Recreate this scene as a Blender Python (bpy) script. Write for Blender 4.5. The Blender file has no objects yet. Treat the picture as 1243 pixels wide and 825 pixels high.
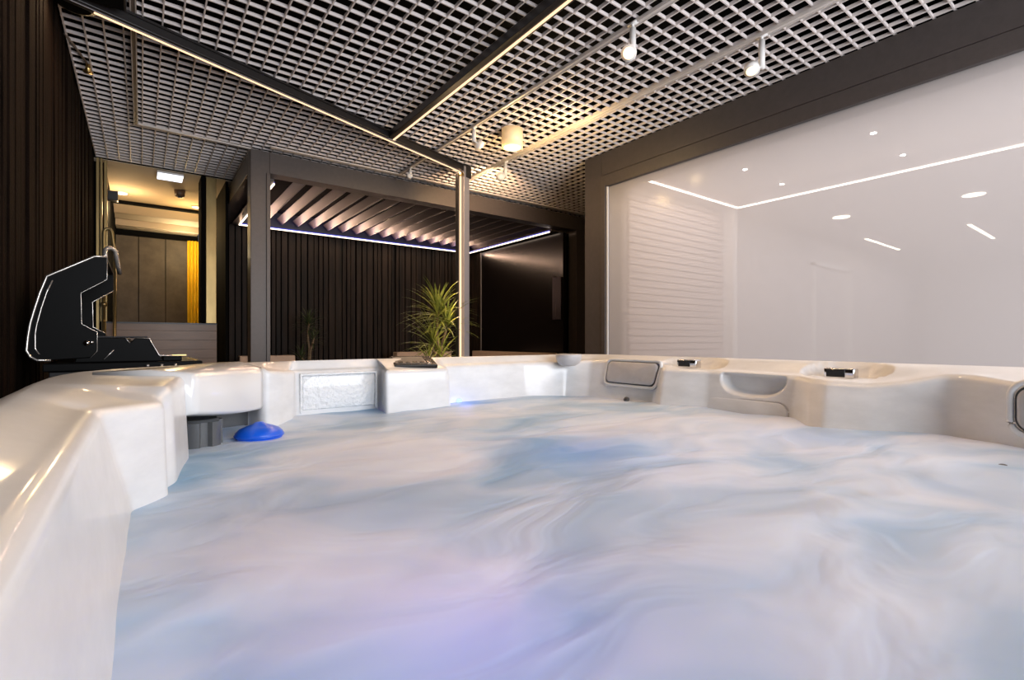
import bpy, bmesh, math, random
from mathutils import Vector, Matrix, noise
random.seed(7)
PI = math.pi
scene = bpy.context.scene
COL = scene.collection
FLOOR = -0.98          # camera eye is the world origin's height
CEIL = 1.75

# ------------------------------------------------------------------ materials
def nodes_of(name):
    m = bpy.data.materials.new(name); m.use_nodes = True
    nt = m.node_tree; nt.nodes.clear()
    out = nt.nodes.new('ShaderNodeOutputMaterial')
    return m, nt, out
def pbr(name, col, rough=0.5, metal=0.0, var=0.0, vscale=(8, 8, 8), bump=0.0, bscale=60, coat=0.0, col2=None, spec=0.5, detail=4, emis=None, estr=0):
    m, nt, out = nodes_of(name)
    b = nt.nodes.new('ShaderNodeBsdfPrincipled'); nt.links.new(b.outputs[0], out.inputs[0])
    b.inputs['Base Color'].default_value = (*col, 1); b.inputs['Roughness'].default_value = rough
    b.inputs['Metallic'].default_value = metal; b.inputs['Coat Weight'].default_value = coat
    b.inputs['Coat Roughness'].default_value = 0.06
    b.inputs['Specular IOR Level'].default_value = spec
    if emis: b.inputs['Emission Color'].default_value = (*emis, 1); b.inputs['Emission Strength'].default_value = estr
    tc = nt.nodes.new('ShaderNodeTexCoord')
    if var or col2:
        mp = nt.nodes.new('ShaderNodeMapping'); mp.inputs['Scale'].default_value = vscale
        nt.links.new(tc.outputs['Object'], mp.inputs[0])
        n = nt.nodes.new('ShaderNodeTexNoise'); n.inputs['Scale'].default_value = 1; n.inputs['Detail'].default_value = detail
        n.inputs['Roughness'].default_value = 0.6
        nt.links.new(mp.outputs[0], n.inputs['Vector'])
        r = nt.nodes.new('ShaderNodeValToRGB'); nt.links.new(n.outputs['Fac'], r.inputs[0])
        c2 = col2 or tuple(min(1, c * (1 + var)) for c in col); c1 = col if col2 else tuple(c * (1 - var) for c in col)
        r.color_ramp.elements[0].position = 0.32; r.color_ramp.elements[1].position = 0.68
        r.color_ramp.elements[0].color = (*c1, 1); r.color_ramp.elements[1].color = (*c2, 1)
        nt.links.new(r.outputs[0], b.inputs['Base Color'])
    if bump:
        n2 = nt.nodes.new('ShaderNodeTexNoise'); n2.inputs['Scale'].default_value = bscale; n2.inputs['Detail'].default_value = 3
        nt.links.new(tc.outputs['Object'], n2.inputs['Vector'])
        bp = nt.nodes.new('ShaderNodeBump'); bp.inputs['Strength'].default_value = bump; bp.inputs['Distance'].default_value = 0.01
        nt.links.new(n2.outputs['Fac'], bp.inputs['Height']); nt.links.new(bp.outputs[0], b.inputs['Normal'])
    return m
def glow(name, col, strength):
    m, nt, out = nodes_of(name)
    e = nt.nodes.new('ShaderNodeEmission'); e.inputs[0].default_value = (*col, 1); e.inputs[1].default_value = strength
    nt.links.new(e.outputs[0], out.inputs[0]); return m
M = {}
M['charred'] = pbr('charred_wood', (0.003, 0.0018, 0.0012), 0.85, spec=0.04, col2=(0.015, 0.0085, 0.0055), vscale=(22, 22, 1.6), bump=0.5, bscale=90)
M['slat'] = pbr('dark_slat_wood', (0.006, 0.004, 0.003), 0.6, spec=0.25, col2=(0.034, 0.021, 0.015), vscale=(16, 16, 1.1), bump=0.4, bscale=80)
M['black'] = pbr('matt_black', (0.005, 0.005, 0.005), 0.9, spec=0.05)
M['anthracite'] = pbr('anthracite_powder_coat', (0.068, 0.056, 0.053), 0.42, var=0.08, vscale=(30, 30, 30), bump=0.05, bscale=500)
M['grid'] = pbr('ceiling_grid_white', (0.78, 0.70, 0.67), 0.5)
M['louver'] = pbr('louver_coating', (0.045, 0.036, 0.033), 0.4, spec=0.4)
M['profile'] = pbr('black_aluminium', (0.020, 0.018, 0.018), 0.35, metal=0.0)
M['profile_grey'] = pbr('brushed_grey_aluminium', (0.36, 0.33, 0.34), 0.45, metal=0.2)
M['track'] = pbr('white_track', (0.66, 0.60, 0.56), 0.4)
M['track_dark'] = pbr('bronze_track', (0.16, 0.12, 0.095), 0.4)
M['lampwhite'] = pbr('white_lamp_enamel', (0.8, 0.77, 0.74), 0.35)
M['led'] = glow('warm_led', (1.0, 0.64, 0.38), 1.7)
M['led_white'] = glow('white_led', (1.0, 0.80, 0.62), 3.5)
M['led_blue'] = glow('blue_led', (0.12, 0.16, 1.0), 0.8)
M['bulb'] = glow('warm_bulb', (1.0, 0.70, 0.36), 3.2)
M['bulb_soft'] = glow('soft_bulb', (1.0, 0.70, 0.40), 6)
M['acrylic'] = pbr('pearl_acrylic', (0.70, 0.70, 0.705), 0.33, col2=(0.82, 0.82, 0.825), vscale=(7, 7, 16), coat=0.3, detail=6)
M['cap'] = pbr('white_moulded_cover', (0.78, 0.77, 0.765), 0.22, coat=0.4)
M['texpanel'] = pbr('frosted_clear_plate', (0.86, 0.87, 0.885), 0.12, coat=0.5, bump=0.9, bscale=75)
M['pillow'] = pbr('grey_headrest_foam', (0.52, 0.50, 0.50), 0.38, var=0.06, vscale=(20, 20, 20), bump=0.08, bscale=120, coat=0.15)
M['chrome'] = pbr('chrome', (0.72, 0.72, 0.74), 0.12, metal=1)
M['brass'] = pbr('brass', (0.80, 0.56, 0.22), 0.28, metal=1)
M['darkgrey'] = pbr('dark_grey_plastic', (0.05, 0.05, 0.055), 0.35)
M['filter'] = pbr('grey_filter_plastic', (0.10, 0.103, 0.107), 0.30, coat=0.3)
M['glossblack'] = pbr('gloss_black_glass', (0.008, 0.006, 0.006), 0.22, spec=0.4)
M['blue'] = pbr('blue_plastic', (0.002, 0.11, 0.75), 0.35, coat=0.2)
M['grill'] = pbr('black_enamel', (0.002, 0.002, 0.002), 0.5, spec=0.12)
M['trim'] = pbr('polished_edge', (0.62, 0.58, 0.54), 0.25, metal=0.8)
M['skirt'] = pbr('tub_cabinet', (0.07, 0.055, 0.045), 0.5, var=0.3, vscale=(2, 2, 40))
M['floor'] = pbr('stone_tile_floor', (0.16, 0.145, 0.135), 0.35, var=0.15, vscale=(3, 3, 3))
M['greywall'] = pbr('stone_panel', (0.115, 0.086, 0.058), 0.6, var=0.28, vscale=(5, 5, 5), detail=7)
M['tile'] = pbr('taupe_tile', (0.20, 0.12, 0.07), 0.35, var=0.12, vscale=(3, 3, 18))
M['cream'] = pbr('cream_plaster', (0.62, 0.50, 0.36), 0.8)
M['gold'] = pbr('satin_gold', (0.40, 0.29, 0.13), 0.38, metal=0.9, var=0.2, vscale=(6, 6, 2))
M['curtain'] = pbr('yellow_curtain', (0.95, 0.66, 0.03), 0.75, emis=(1, .5, .02), estr=0.0)
M['sofa'] = pbr('beige_fabric', (0.60, 0.44, 0.34), 0.85, bump=0.2, bscale=250, var=0.08)
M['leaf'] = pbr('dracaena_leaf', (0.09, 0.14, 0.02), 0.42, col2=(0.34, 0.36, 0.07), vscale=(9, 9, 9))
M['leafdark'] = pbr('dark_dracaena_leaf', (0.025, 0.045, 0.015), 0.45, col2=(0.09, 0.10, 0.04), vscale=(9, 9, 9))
M['bark'] = pbr('palm_bark', (0.22, 0.15, 0.09), 0.8, var=0.3, vscale=(20, 20, 60))
M['pot'] = pbr('charcoal_pot', (0.05, 0.048, 0.05), 0.6)
M['soil'] = pbr('soil', (0.03, 0.02, 0.015), 0.95)
M['annexwall'] = pbr('annex_white_plaster', (0.62, 0.58, 0.575), 0.6, var=0.03, vscale=(1.5, 1.5, 1.5))
M['annexblind'] = pbr('annex_cream_blind', (0.60, 0.50, 0.46), 0.5)
M['towel_reflection'] = pbr('grey_violet_reflection', (0.10, 0.085, 0.12), 0.9)
M['annexled'] = glow('annex_led', (1.0, 0.84, 0.72), 9)
M['annexspot'] = glow('annex_spot', (1.0, 0.90, 0.80), 40)
M['annexdisc'] = glow('annex_disc', (1.0, 0.86, 0.66), 7)
M['panellight'] = glow('cool_panel', (0.86, 0.88, 1.0), 2.2)

def milk_glass():
    m, nt, out = nodes_of('milky_glass')
    tr = nt.nodes.new('ShaderNodeBsdfTransparent'); df = nt.nodes.new('ShaderNodeBsdfDiffuse'); tl = nt.nodes.new('ShaderNodeBsdfTranslucent')
    gl = nt.nodes.new('ShaderNodeBsdfGlossy'); fr = nt.nodes.new('ShaderNodeFresnel')
    df.inputs[0].default_value = (0.82, 0.77, 0.76, 1); tl.inputs[0].default_value = (0.9, 0.88, 0.88, 1)
    gl.inputs['Roughness'].default_value = 0.16; fr.inputs['IOR'].default_value = 1.16
    a = nt.nodes.new('ShaderNodeMixShader'); a.inputs[0].default_value = 0.5
    nt.links.new(df.outputs[0], a.inputs[1]); nt.links.new(tl.outputs[0], a.inputs[2])
    b = nt.nodes.new('ShaderNodeMixShader'); b.inputs[0].default_value = 0.50
    nt.links.new(tr.outputs[0], b.inputs[1]); nt.links.new(a.outputs[0], b.inputs[2])
    c = nt.nodes.new('ShaderNodeMixShader')
    nt.links.new(fr.outputs[0], c.inputs[0]); nt.links.new(b.outputs[0], c.inputs[1]); nt.links.new(gl.outputs[0], c.inputs[2])
    nt.links.new(c.outputs[0], out.inputs[0]); return m
M['milk'] = milk_glass()

def water_mat():
    m, nt, out = nodes_of('foaming_water')
    L = nt.links.new
    tc = nt.nodes.new('ShaderNodeTexCoord')
    mp = nt.nodes.new('ShaderNodeMapping'); mp.inputs['Scale'].default_value = (1.0, 1.9, 1); mp.inputs['Rotation'].default_value = (0, 0, math.radians(38))
    L(tc.outputs['Object'], mp.inputs[0])
    n0 = nt.nodes.new('ShaderNodeTexNoise'); n0.inputs['Scale'].default_value = 1.7; n0.inputs['Detail'].default_value = 2
    L(mp.outputs[0], n0.inputs['Vector'])
    mad = nt.nodes.new('ShaderNodeVectorMath'); mad.operation = 'MULTIPLY_ADD'; mad.inputs[1].default_value = (0.85, 0.85, 0)
    L(n0.outputs['Color'], mad.inputs[0]); L(mp.outputs[0], mad.inputs[2])
    n1 = nt.nodes.new('ShaderNodeTexNoise'); n1.inputs['Scale'].default_value = 2.5; n1.inputs['Detail'].default_value = 3.2; n1.inputs['Roughness'].default_value = 0.5
    L(mad.outputs[0], n1.inputs['Vector'])
    r1 = nt.nodes.new('ShaderNodeValToRGB'); L(n1.outputs['Fac'], r1.inputs[0])
    e = r1.color_ramp.elements
    e[0].position = 0.30; e[0].color = (0.27, 0.47, 0.66, 1)
    e[1].position = 0.72; e[1].color = (0.88, 0.95, 1.0, 1)
    k = r1.color_ramp.elements.new(0.46); k.color = (0.52, 0.68, 0.83, 1)
    k = r1.color_ramp.elements.new(0.58); k.color = (0.72, 0.82, 0.92, 1)
    # warm threads: peach tint of the lights put into the foam colour
    n2 = nt.nodes.new('ShaderNodeTexNoise'); n2.inputs['Scale'].default_value = 1.5; n2.inputs['Detail'].default_value = 3
    mp2 = nt.nodes.new('ShaderNodeMapping'); mp2.inputs['Location'].default_value = (4.3, 1.7, 0); L(mad.outputs[0], mp2.inputs[0]); L(mp2.outputs[0], n2.inputs['Vector'])
    r2 = nt.nodes.new('ShaderNodeValToRGB'); L(n2.outputs['Fac'], r2.inputs[0])
    r2.color_ramp.elements[0].position = 0.50; r2.color_ramp.elements[0].color = (0, 0, 0, 1)
    r2.color_ramp.elements[1].position = 0.66; r2.color_ramp.elements[1].color = (0.34, 0.34, 0.34, 1)
    mx = nt.nodes.new('ShaderNodeMix'); mx.data_type = 'RGBA'
    L(r2.outputs[0], mx.inputs[0]); L(r1.outputs[0], mx.inputs[6]); mx.inputs[7].default_value = (0.88, 0.84, 0.84, 1)
    b = nt.nodes.new('ShaderNodeBsdfPrincipled'); b.inputs['Roughness'].default_value = 0.45; b.inputs['Specular IOR Level'].default_value = 0.35
    L(mx.outputs[2], b.inputs['Base Color'])
    n3 = nt.nodes.new('ShaderNodeTexNoise'); n3.inputs['Scale'].default_value = 5; n3.inputs['Detail'].default_value = 3
    L(mad.outputs[0], n3.inputs['Vector'])
    bp = nt.nodes.new('ShaderNodeBump'); bp.inputs['Strength'].default_value = 0.35; bp.inputs['Distance'].default_value = 0.03
    L(n3.outputs['Fac'], bp.inputs['Height']); L(bp.outputs[0], b.inputs['Normal'])
    tl = nt.nodes.new('ShaderNodeBsdfTranslucent'); L(mx.outputs[2], tl.inputs[0])
    ms = nt.nodes.new('ShaderNodeMixShader'); ms.inputs[0].default_value = 0.12
    L(b.outputs[0], ms.inputs[1]); L(tl.outputs[0], ms.inputs[2]); L(ms.outputs[0], out.inputs[0])
    return m
M['water'] = water_mat()

# ------------------------------------------------------------------ mesh helpers
def link(name, bm, mat, parent=None, smooth=False, loc=None):
    bmesh.ops.recalc_face_normals(bm, faces=bm.faces)
    me = bpy.data.meshes.new(name); bm.to_mesh(me); bm.free()
    if smooth:
        for p in me.polygons: p.use_smooth = True
    o = bpy.data.objects.new(name, me); COL.objects.link(o)
    me.materials.append(M[mat] if isinstance(mat, str) else mat)
    if parent: o.parent = parent; o.matrix_parent_inverse = Matrix.Translation(-Vector(parent.location)) if parent.rotation_euler.z == 0 else parent_inv(parent)
    if loc: o.location = loc
    return o
def parent_inv(p):
    return (Matrix.Translation(p.location) @ p.rotation_euler.to_matrix().to_4x4()).inverted()
def thing(name, label, cat, loc=(0, 0, 0), group=None):
    o = bpy.data.objects.new(name, None); COL.objects.link(o); o.location = loc; o.empty_display_size = 0.1
    o['label'] = label; o['category'] = cat
    if group: o['group'] = group
    return o
def tag(o, label, cat, group=None, kind=None):
    o['label'] = label; o['category'] = cat
    if group: o['group'] = group
    if kind: o['kind'] = kind
    return o
def struct(o, label=None, cat=None):
    o['kind'] = 'structure'
    if label: o['label'] = label
    if cat: o['category'] = cat
    return o
def box(bm, x0, x1, y0, y1, z0, z1, bev=0.0, mat=None):
    t = bmesh.new()
    v = [t.verts.new(p) for p in [(x0, y0, z0), (x1, y0, z0), (x1, y1, z0), (x0, y1, z0), (x0, y0, z1), (x1, y0, z1), (x1, y1, z1), (x0, y1, z1)]]
    for f in [(0, 3, 2, 1), (4, 5, 6, 7), (0, 1, 5, 4), (1, 2, 6, 5), (2, 3, 7, 6), (3, 0, 4, 7)]: t.faces.new([v[i] for i in f])
    if bev: bmesh.ops.bevel(t, geom=t.edges[:], offset=bev, segments=2, affect='EDGES', profile=0.5)
    if mat is not None: bmesh.ops.transform(t, matrix=mat, verts=t.verts)
    me = bpy.data.meshes.new('t'); t.to_mesh(me); t.free(); bm.from_mesh(me); bpy.data.meshes.remove(me)
def cyl(bm, p0, p1, r0, r1=None, seg=24, caps=True):
    r1 = r0 if r1 is None else r1
    p0 = Vector(p0); p1 = Vector(p1); d = (p1 - p0).normalized()
    a = d.orthogonal().normalized(); b = d.cross(a)
    A = [bm.verts.new(p0 + (a * math.cos(t) + b * math.sin(t)) * r0) for t in [2 * PI * i / seg for i in range(seg)]]
    B = [bm.verts.new(p1 + (a * math.cos(t) + b * math.sin(t)) * r1) for t in [2 * PI * i / seg for i in range(seg)]]
    for i in range(seg): bm.faces.new([A[i], A[(i + 1) % seg], B[(i + 1) % seg], B[i]])
    if caps: bm.faces.new(A[::-1]); bm.faces.new(B)
def tube(bm, pts, r, seg=8, closed=False):
    pts = [Vector(p) for p in pts]; rings = []; n = len(pts)
    for i, p in enumerate(pts):
        if closed: d = (pts[(i + 1) % n] - pts[i - 1])
        else: d = pts[min(i + 1, n - 1)] - pts[max(i - 1, 0)]
        d.normalize(); up = Vector((0, 0, 1)) if abs(d.z) < 0.95 else Vector((0, 1, 0))
        if abs(d.y) < 0.3 and not closed: up = Vector((0, 1, 0))
        a = d.cross(up).normalized(); b = a.cross(d)
        rr = r[i] if isinstance(r, (list, tuple)) else r
        rings.append([bm.verts.new(p + (a * math.cos(2 * PI * k / seg) + b * math.sin(2 * PI * k / seg)) * rr) for k in range(seg)])
    for i in range(n if closed else n - 1):
        A, B = rings[i], rings[(i + 1) % n]
        for k in range(seg): bm.faces.new([A[k], A[(k + 1) % seg], B[(k + 1) % seg], B[k]])
    if not closed: bm.faces.new(rings[0][::-1]); bm.faces.new(rings[-1])
def prism(bm, poly, axis, lo, hi, bev=0.0):
    """poly of 2D points in the plane normal to axis, extruded lo..hi"""
    t = bmesh.new()
    f = {'x': lambda p, h: (h, p[0], p[1]), 'y': lambda p, h: (p[0], h, p[1]), 'z': lambda p, h: (p[0], p[1], h)}[axis]
    A = [t.verts.new(f(p, lo)) for p in poly]; B = [t.verts.new(f(p, hi)) for p in poly]; n = len(poly)
    t.faces.new(A[::-1]); t.faces.new(B)
    for i in range(n): t.faces.new([A[i], A[(i + 1) % n], B[(i + 1) % n], B[i]])
    bmesh.ops.recalc_face_normals(t, faces=t.faces)
    if bev: bmesh.ops.bevel(t, geom=t.edges[:], offset=bev, segments=2, affect='EDGES', profile=0.5)
    me = bpy.data.meshes.new('t'); t.to_mesh(me); t.free(); bm.from_mesh(me); bpy.data.meshes.remove(me)
def B(*args, **kw):
    bm = bmesh.new(); box(bm, *args, **kw); return bm
def P(*args, **kw):
    bm = bmesh.new(); prism(bm, *args, **kw); return bm
def bar(bm, p0, p1, w, h, bev=0.0):
    """horizontal bar of width w (sideways) and height h hanging below the line p0-p1"""
    p0 = Vector(p0); p1 = Vector(p1); d = p1 - p0; L = d.length; a = math.atan2(d.y, d.x)
    mat = Matrix.Translation(p0) @ Matrix.Rotation(a, 4, 'Z')
    box(bm, 0, L, -w / 2, w / 2, -h, 0, bev=bev, mat=mat)
def light(name, kind, loc, power, col, size=0.05, rot=None, spot=None, blend=0.5, size_y=None, parent=None):
    l = bpy.data.lights.new(name, kind); l.energy = power; l.color = col
    if kind == 'AREA':
        l.size = size
        if size_y: l.shape = 'RECTANGLE'; l.size_y = size_y
    else: l.shadow_soft_size = size
    if spot: l.spot_size = spot; l.spot_blend = blend
    o = bpy.data.objects.new(name, l); COL.objects.link(o); o.location = loc
    if rot is not None: o.rotation_euler = rot
    if parent: o.parent = parent; o.matrix_parent_inverse = Matrix.Translation(-Vector(parent.location))
    return o
WARM = (1.0, 0.66, 0.36)

# ================================================================== THE SETTING
# floor
o = struct(link('floor', B(-0.8, 11.5, -3.2, 9.6, FLOOR - 0.1, FLOOR), 'floor'))
# left wall: charred vertical boards
bm = bmesh.new(); y = -3.0; i = 0
while y < 6.1:
    w = random.choice([0.055, 0.07, 0.09, 0.06]); w = min(w, 6.14 - y); dx = random.uniform(0, 0.014)
    box(bm, -0.40, -0.352 - dx, y + 0.003, y + w - 0.003, FLOOR, CEIL + 0.4, bev=0.002); y += w
box(bm, -0.52, -0.385, -3.0, 6.14, FLOOR, CEIL + 0.4)
o = struct(link('wall_left', bm, 'charred'), 'dark charred vertical timber board wall on the left', 'wall')
# open-cell ceiling
bm = bmesh.new(); S = 0.088
def qbar(bm, x0, x1, y0, y1, z0, z1):
    v = [bm.verts.new(p) for p in [(x0, y0, z0), (x1, y0, z0), (x1, y1, z0), (x0, y1, z0), (x0, y0, z1), (x1, y0, z1), (x1, y1, z1), (x0, y1, z1)]]
    for f in [(0, 3, 2, 1), (4, 5, 6, 7), (0, 1, 5, 4), (1, 2, 6, 5), (2, 3, 7, 6), (3, 0, 4, 7)]: bm.faces.new([v[i] for i in f])
x = -0.345
while x < 5.6:
    qbar(bm, x - 0.0035, x + 0.0035, -0.9, 6.15, CEIL, CEIL + 0.019); x += S
y = 6.146
while y > -0.9:
    qbar(bm, -0.35, 5.6, y - 0.0035, y + 0.0035, CEIL + 0.0003, CEIL + 0.019); y -= S
o = struct(link('ceiling', bm, 'grid'), 'white open cell grid ceiling', 'ceiling')
bm = bmesh.new(); box(bm, -0.5, 5.7, -1.0, 6.3, CEIL + 0.40, CEIL + 0.45); box(bm, -0.5, 5.7, 6.16, 6.2, CEIL + 0.0, CEIL + 0.40)
o = struct(link('ceiling', bm, 'black'), 'black void above the grid ceiling', 'ceiling')
# assumed rear glazed facade, added unseen for the daylight (behind the camera)
bm = bmesh.new()
for xx in (-0.4, 0.9, 2.2, 3.45): box(bm, xx - 0.04, xx + 0.04, -2.6, -2.52, FLOOR, 2.2)
for zz in (FLOOR, 1.4, 2.14): box(bm, -0.4, 3.45, -2.6, -2.52, zz, zz + 0.06)
struct(link('assumed_window_1', bm, 'anthracite'), 'assumed dark framed glazed facade added out of view', 'assumed_window')

# --- timber back wall of the pergola bay
bm = bmesh.new(); x = 0.82; k = 0
while x < 5.0:
    w = random.choice([0.045, 0.06, 0.085, 0.05, 0.07]); box(bm, x, x + w, 7.34 - random.uniform(0, 0.015), 7.40, FLOOR, 1.72, bev=0.002)
    x += w + random.choice([0.014, 0.022, 0.018])
box(bm, 0.7, 5.1, 7.40, 7.5, FLOOR, 1.9)
struct(link('wall_back', bm, 'slat'), 'dark brown vertical slat wall at the back of the pergola bay', 'wall')
# dark side wall between corridor and pergola bay
bm = bmesh.new(); box(bm, 0.742, 0.768, 6.25, 9.2, FLOOR, 2.1); 
struct(link('wall_side', bm, 'black'), 'black partition between the corridor and pergola bay', 'wall')
# right wall of the pergola bay: gloss dark panel with a thin pale joint
bm = bmesh.new(); box(bm, 4.56, 4.62, 4.93, 6.93, FLOOR, 1.46, bev=0.002)
struct(link('wall_right', bm, 'glossblack'), 'glossy dark panel on the right side of the pergola bay', 'wall')
struct(link('trim_1', B(4.555, 4.62, 6.935, 6.955, FLOOR, 1.46), 'profile_grey'))
bm = bmesh.new(); y = 6.97
while y < 7.33:
    box(bm, 4.57, 4.62, y, min(y + 0.06, 7.32), FLOOR, 1.46, bev=0.002); y += 0.075
struct(link('wall_right', bm, 'slat'), 'dark slat strip in the far right corner of the bay', 'wall')
struct(link('wall_right', B(5.2, 5.3, 3.4, 7.6, FLOOR, 2.1), 'black'), 'black outer wall right of the pergola', 'wall')

# --- corridor beyond the ceiling edge on the left
struct(link('ceiling', B(-0.5, 0.8, 6.2, 9.3, 1.745, 1.80), 'cream'), 'cream plaster corridor ceiling', 'ceiling')
bm = bmesh.new(); box(bm, -0.38, 0.70, 9.0, 9.1, FLOOR, 1.745)
struct(link('wall_back', bm, 'greywall'), 'grey brown stone panel wall at the corridor end', 'wall')
bm = bmesh.new()
for xx in (-0.03, 0.29): box(bm, xx - 0.004, xx + 0.004, 8.994, 9.0, FLOOR, 1.56)
struct(link('trim_2', bm, 'black'))
struct(link('trim_3', B(-0.29, 0.70, 8.95, 9.0, 1.50, 1.60), 'black'))
struct(link('wall_left', B(-0.42, -0.29, 6.3, 9.1, FLOOR, 1.745), 'black'), 'black corridor side wall', 'wall')
# dropped soffit with bright cove
bm = bmesh.new(); prism(bm, [(7.95, 1.745), (7.95, 1.715), (8.12, 1.64), (8.3, 1.66), (8.45, 1.63), (8.5, 1.745)], 'x', -0.28, 0.68)
struct(link('trim_4', bm, 'cream'))
struct(link('trim_5', B(-0.28, 0.68, 7.86, 7.95, 1.715, 1.745), 'black'))
bm = bmesh.new(); box(bm, -0.28, 0.68, 8.55, 8.62, 1.56, 1.745); box(bm, -0.28, 0.68, 8.80, 8.95, 1.58, 1.745)
struct(link('trim_6', bm, 'cream'))
# low tiled wall under the opening
bm = bmesh.new(); zz = FLOOR
while zz < 0.15:
    h = 0.098; box(bm, -0.30, 0.66, 6.26, 6.36, zz, min(zz + h - 0.003, 0.17), bev=0.001); zz += h
box(bm, -0.30, 0.66, 6.27, 6.35, FLOOR, 0.16)
struct(link('wall_back', bm, 'tile'), 'low taupe tiled wall below the corridor opening', 'wall')
struct(link('trim_7', B(-0.30, 0.66, 6.24, 6.38, 0.168, 0.18), 'darkgrey'))
# gold framing of the opening
bm = bmesh.new(); box(bm, -0.345, -0.325, 6.18, 6.24, -0.3, 1.75); box(bm, -0.315, -0.300, 6.18, 6.24, 0.18, 1.75); box(bm, -0.29, -0.265, 6.20, 6.25, 0.18, 1.745, bev=0.004)
struct(link('trim_8', bm, 'gold'))
bm = bmesh.new(); box(bm, 0.555, 0.65, 6.2, 6.25, 0.18, 1.75, bev=0.003)
struct(link('trim_9', bm, 'gold'))
struct(link('trim_10', B(0.51, 0.552, 6.2, 6.5, 0.18, 1.75), 'black'))

# curtain
bm = bmesh.new(); pts = []
n = 60
for i in range(n + 1):
    x = 0.555 + 0.18 * i / n; yy = 8.90 + 0.022 * math.sin(i / n * PI * 9)
    pts.append((x, yy))
poly = pts + [(p[0], p[1] + 0.006) for p in reversed(pts)]
prism(bm, poly, 'z', -0.9, 1.5)
c = tag(link('curtain', bm, 'curtain', smooth=False), 'yellow pleated curtain hanging at the right end of the corridor', 'curtain')

# corridor lights
t = thing('panel_light', 'white rectangular light panel at the edge of the corridor ceiling', 'light', (0.27, 6.33, 1.745))
link('frame', B(0.13, 0.36, 6.25, 6.50, 1.725, 1.745, bev=0.002), 'lampwhite', t)
link('diffuser', B(0.135, 0.355, 6.255, 6.495, 1.719, 1.727), 'panellight', t)
def downlight(loc, label, cat='light', r=0.07, mat='bulb_soft', group=None, ring='lampwhite'):
    t = thing('downlight', label, cat, loc, group)
    bm = bmesh.new(); cyl(bm, loc, (loc[0], loc[1], loc[2] - 0.012), r, r * 0.96, 32); link('rim', bm, ring, t, True)
    bm = bmesh.new(); cyl(bm, (loc[0], loc[1], loc[2] - 0.010), (loc[0], loc[1], loc[2] - 0.016), r * 0.82, r * 0.8, 32); link('lens', bm, mat, t)
    return t
downlight((-0.19, 7.45, 1.745), 'round warm downlight at the left of the corridor ceiling', r=0.07)
downlight((0.58, 7.65, 1.745), 'round warm downlight at the right of the corridor ceiling', r=0.06)
light('corridor_glow', 'POINT', (-0.15, 7.3, 1.5), 11, (1.0, 0.68, 0.34), 0.08)
light('corridor_glow', 'POINT', (0.52, 7.6, 1.5), 9, (1.0, 0.62, 0.22), 0.08)
light('corridor_glow', 'POINT', (0.5, 8.45, 1.35), 12, (1.0, 0.80, 0.48), 0.1)
t = thing('smoke_detector', 'small round dark detector on the corridor ceiling', 'detector', (0.36, 6.95, 1.745))
bm = bmesh.new(); cyl(bm, (0.36, 6.95, 1.745), (0.36, 6.95, 1.672), 0.055, 0.048, 28); link('body', bm, 'tile', t, True)
bm = bmesh.new(); cyl(bm, (0.36, 6.95, 1.672), (0.36, 6.95, 1.66), 0.03, 0.02, 20); link('sensor', bm, 'darkgrey', t, True)
t = thing('wall_speaker', 'small dark wall speaker high on the corridor left wall', 'speaker', (-0.26, 6.85, 1.55))
link('body', B(-0.29, -0.20, 6.80, 6.90, 1.50, 1.60, bev=0.008), 'darkgrey', t)
link('bracket', B(-0.30, -0.28, 6.83, 6.87, 1.53, 1.57), 'profile', t)
# handrail pipe
t = thing('handrail', 'pale metal handrail pipe at the left of the corridor opening', 'handrail', (-0.25, 6.12, FLOOR))
bm = bmesh.new(); pts = [(-0.285, 6.10, 0.18), (-0.285, 6.10, 0.80)]
for i in range(9):
    a = PI - PI * i / 8; pts.append((-0.255 + 0.03 * math.cos(a), 6.10 , 1.02 + 0.045 * math.sin(a)))
pts += [(-0.205, 6.10, 0.86), (-0.205, 6.10, 0.70)]
tube(bm, pts, 0.014, 10); link('pipe', bm, 'gold', t, True)
bm = bmesh.new(); cyl(bm, (-0.285, 6.10, FLOOR), (-0.285, 6.10, 0.18), 0.018); cyl(bm, (-0.205, 6.10, FLOOR), (-0.205, 6.10, 0.7), 0.014); cyl(bm, (-0.285, 6.1, 0.32), (-0.285, 6.1, 0.36), 0.024); link('support', bm, 'gold', t, True)

# ================================================================== PERGOLA
PX0, PX1, PY0, PY1 = 0.775, 4.95, 4.9, 7.31
perg = thing('pergola', 'dark grey louvred roof pergola on posts behind the hot tub', 'pergola', (PX0, PY0, FLOOR))
for (x0, x1, y0, y1) in ((PX0, PX0 + .155, PY0, PY0 + .155), (PX0, PX0 + .1, PY1 - .12, PY1 - 0.01), (PX1 - .17, PX1, PY0, PY0 + .155), (PX1 - .155, PX1, PY1 - .155, PY1 - .01)):
    link('post', B(x0, x1, y0, y1, FLOOR, 1.51 if x0 > 1 or y0 > 6 else 1.70, bev=0.004), 'anthracite', perg)
link('post_cover', B(PX0 + .128, PX0 + .160, PY0 - 0.012, PY0 + .05, FLOOR, 1.505, bev=0.003), 'anthracite', perg)
link('beam', B(PX0 + .155, PX1, PY0, PY0 + .15, 1.51, 1.70, bev=0.003), 'anthracite', perg)
link('beam', B(PX0 + .155, PX1, PY1 - .12, PY1 - .005, 1.50, 1.70, bev=0.003), 'anthracite', perg)
link('beam', B(PX0, PX0 + .15, PY0 + .156, PY1 - .005, 1.51, 1.70, bev=0.003), 'anthracite', perg)
link('beam', B(PX1 - .15, PX1, PY0 + .156, PY1 - .125, 1.51, 1.70, bev=0.003), 'anthracite', perg)
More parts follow.
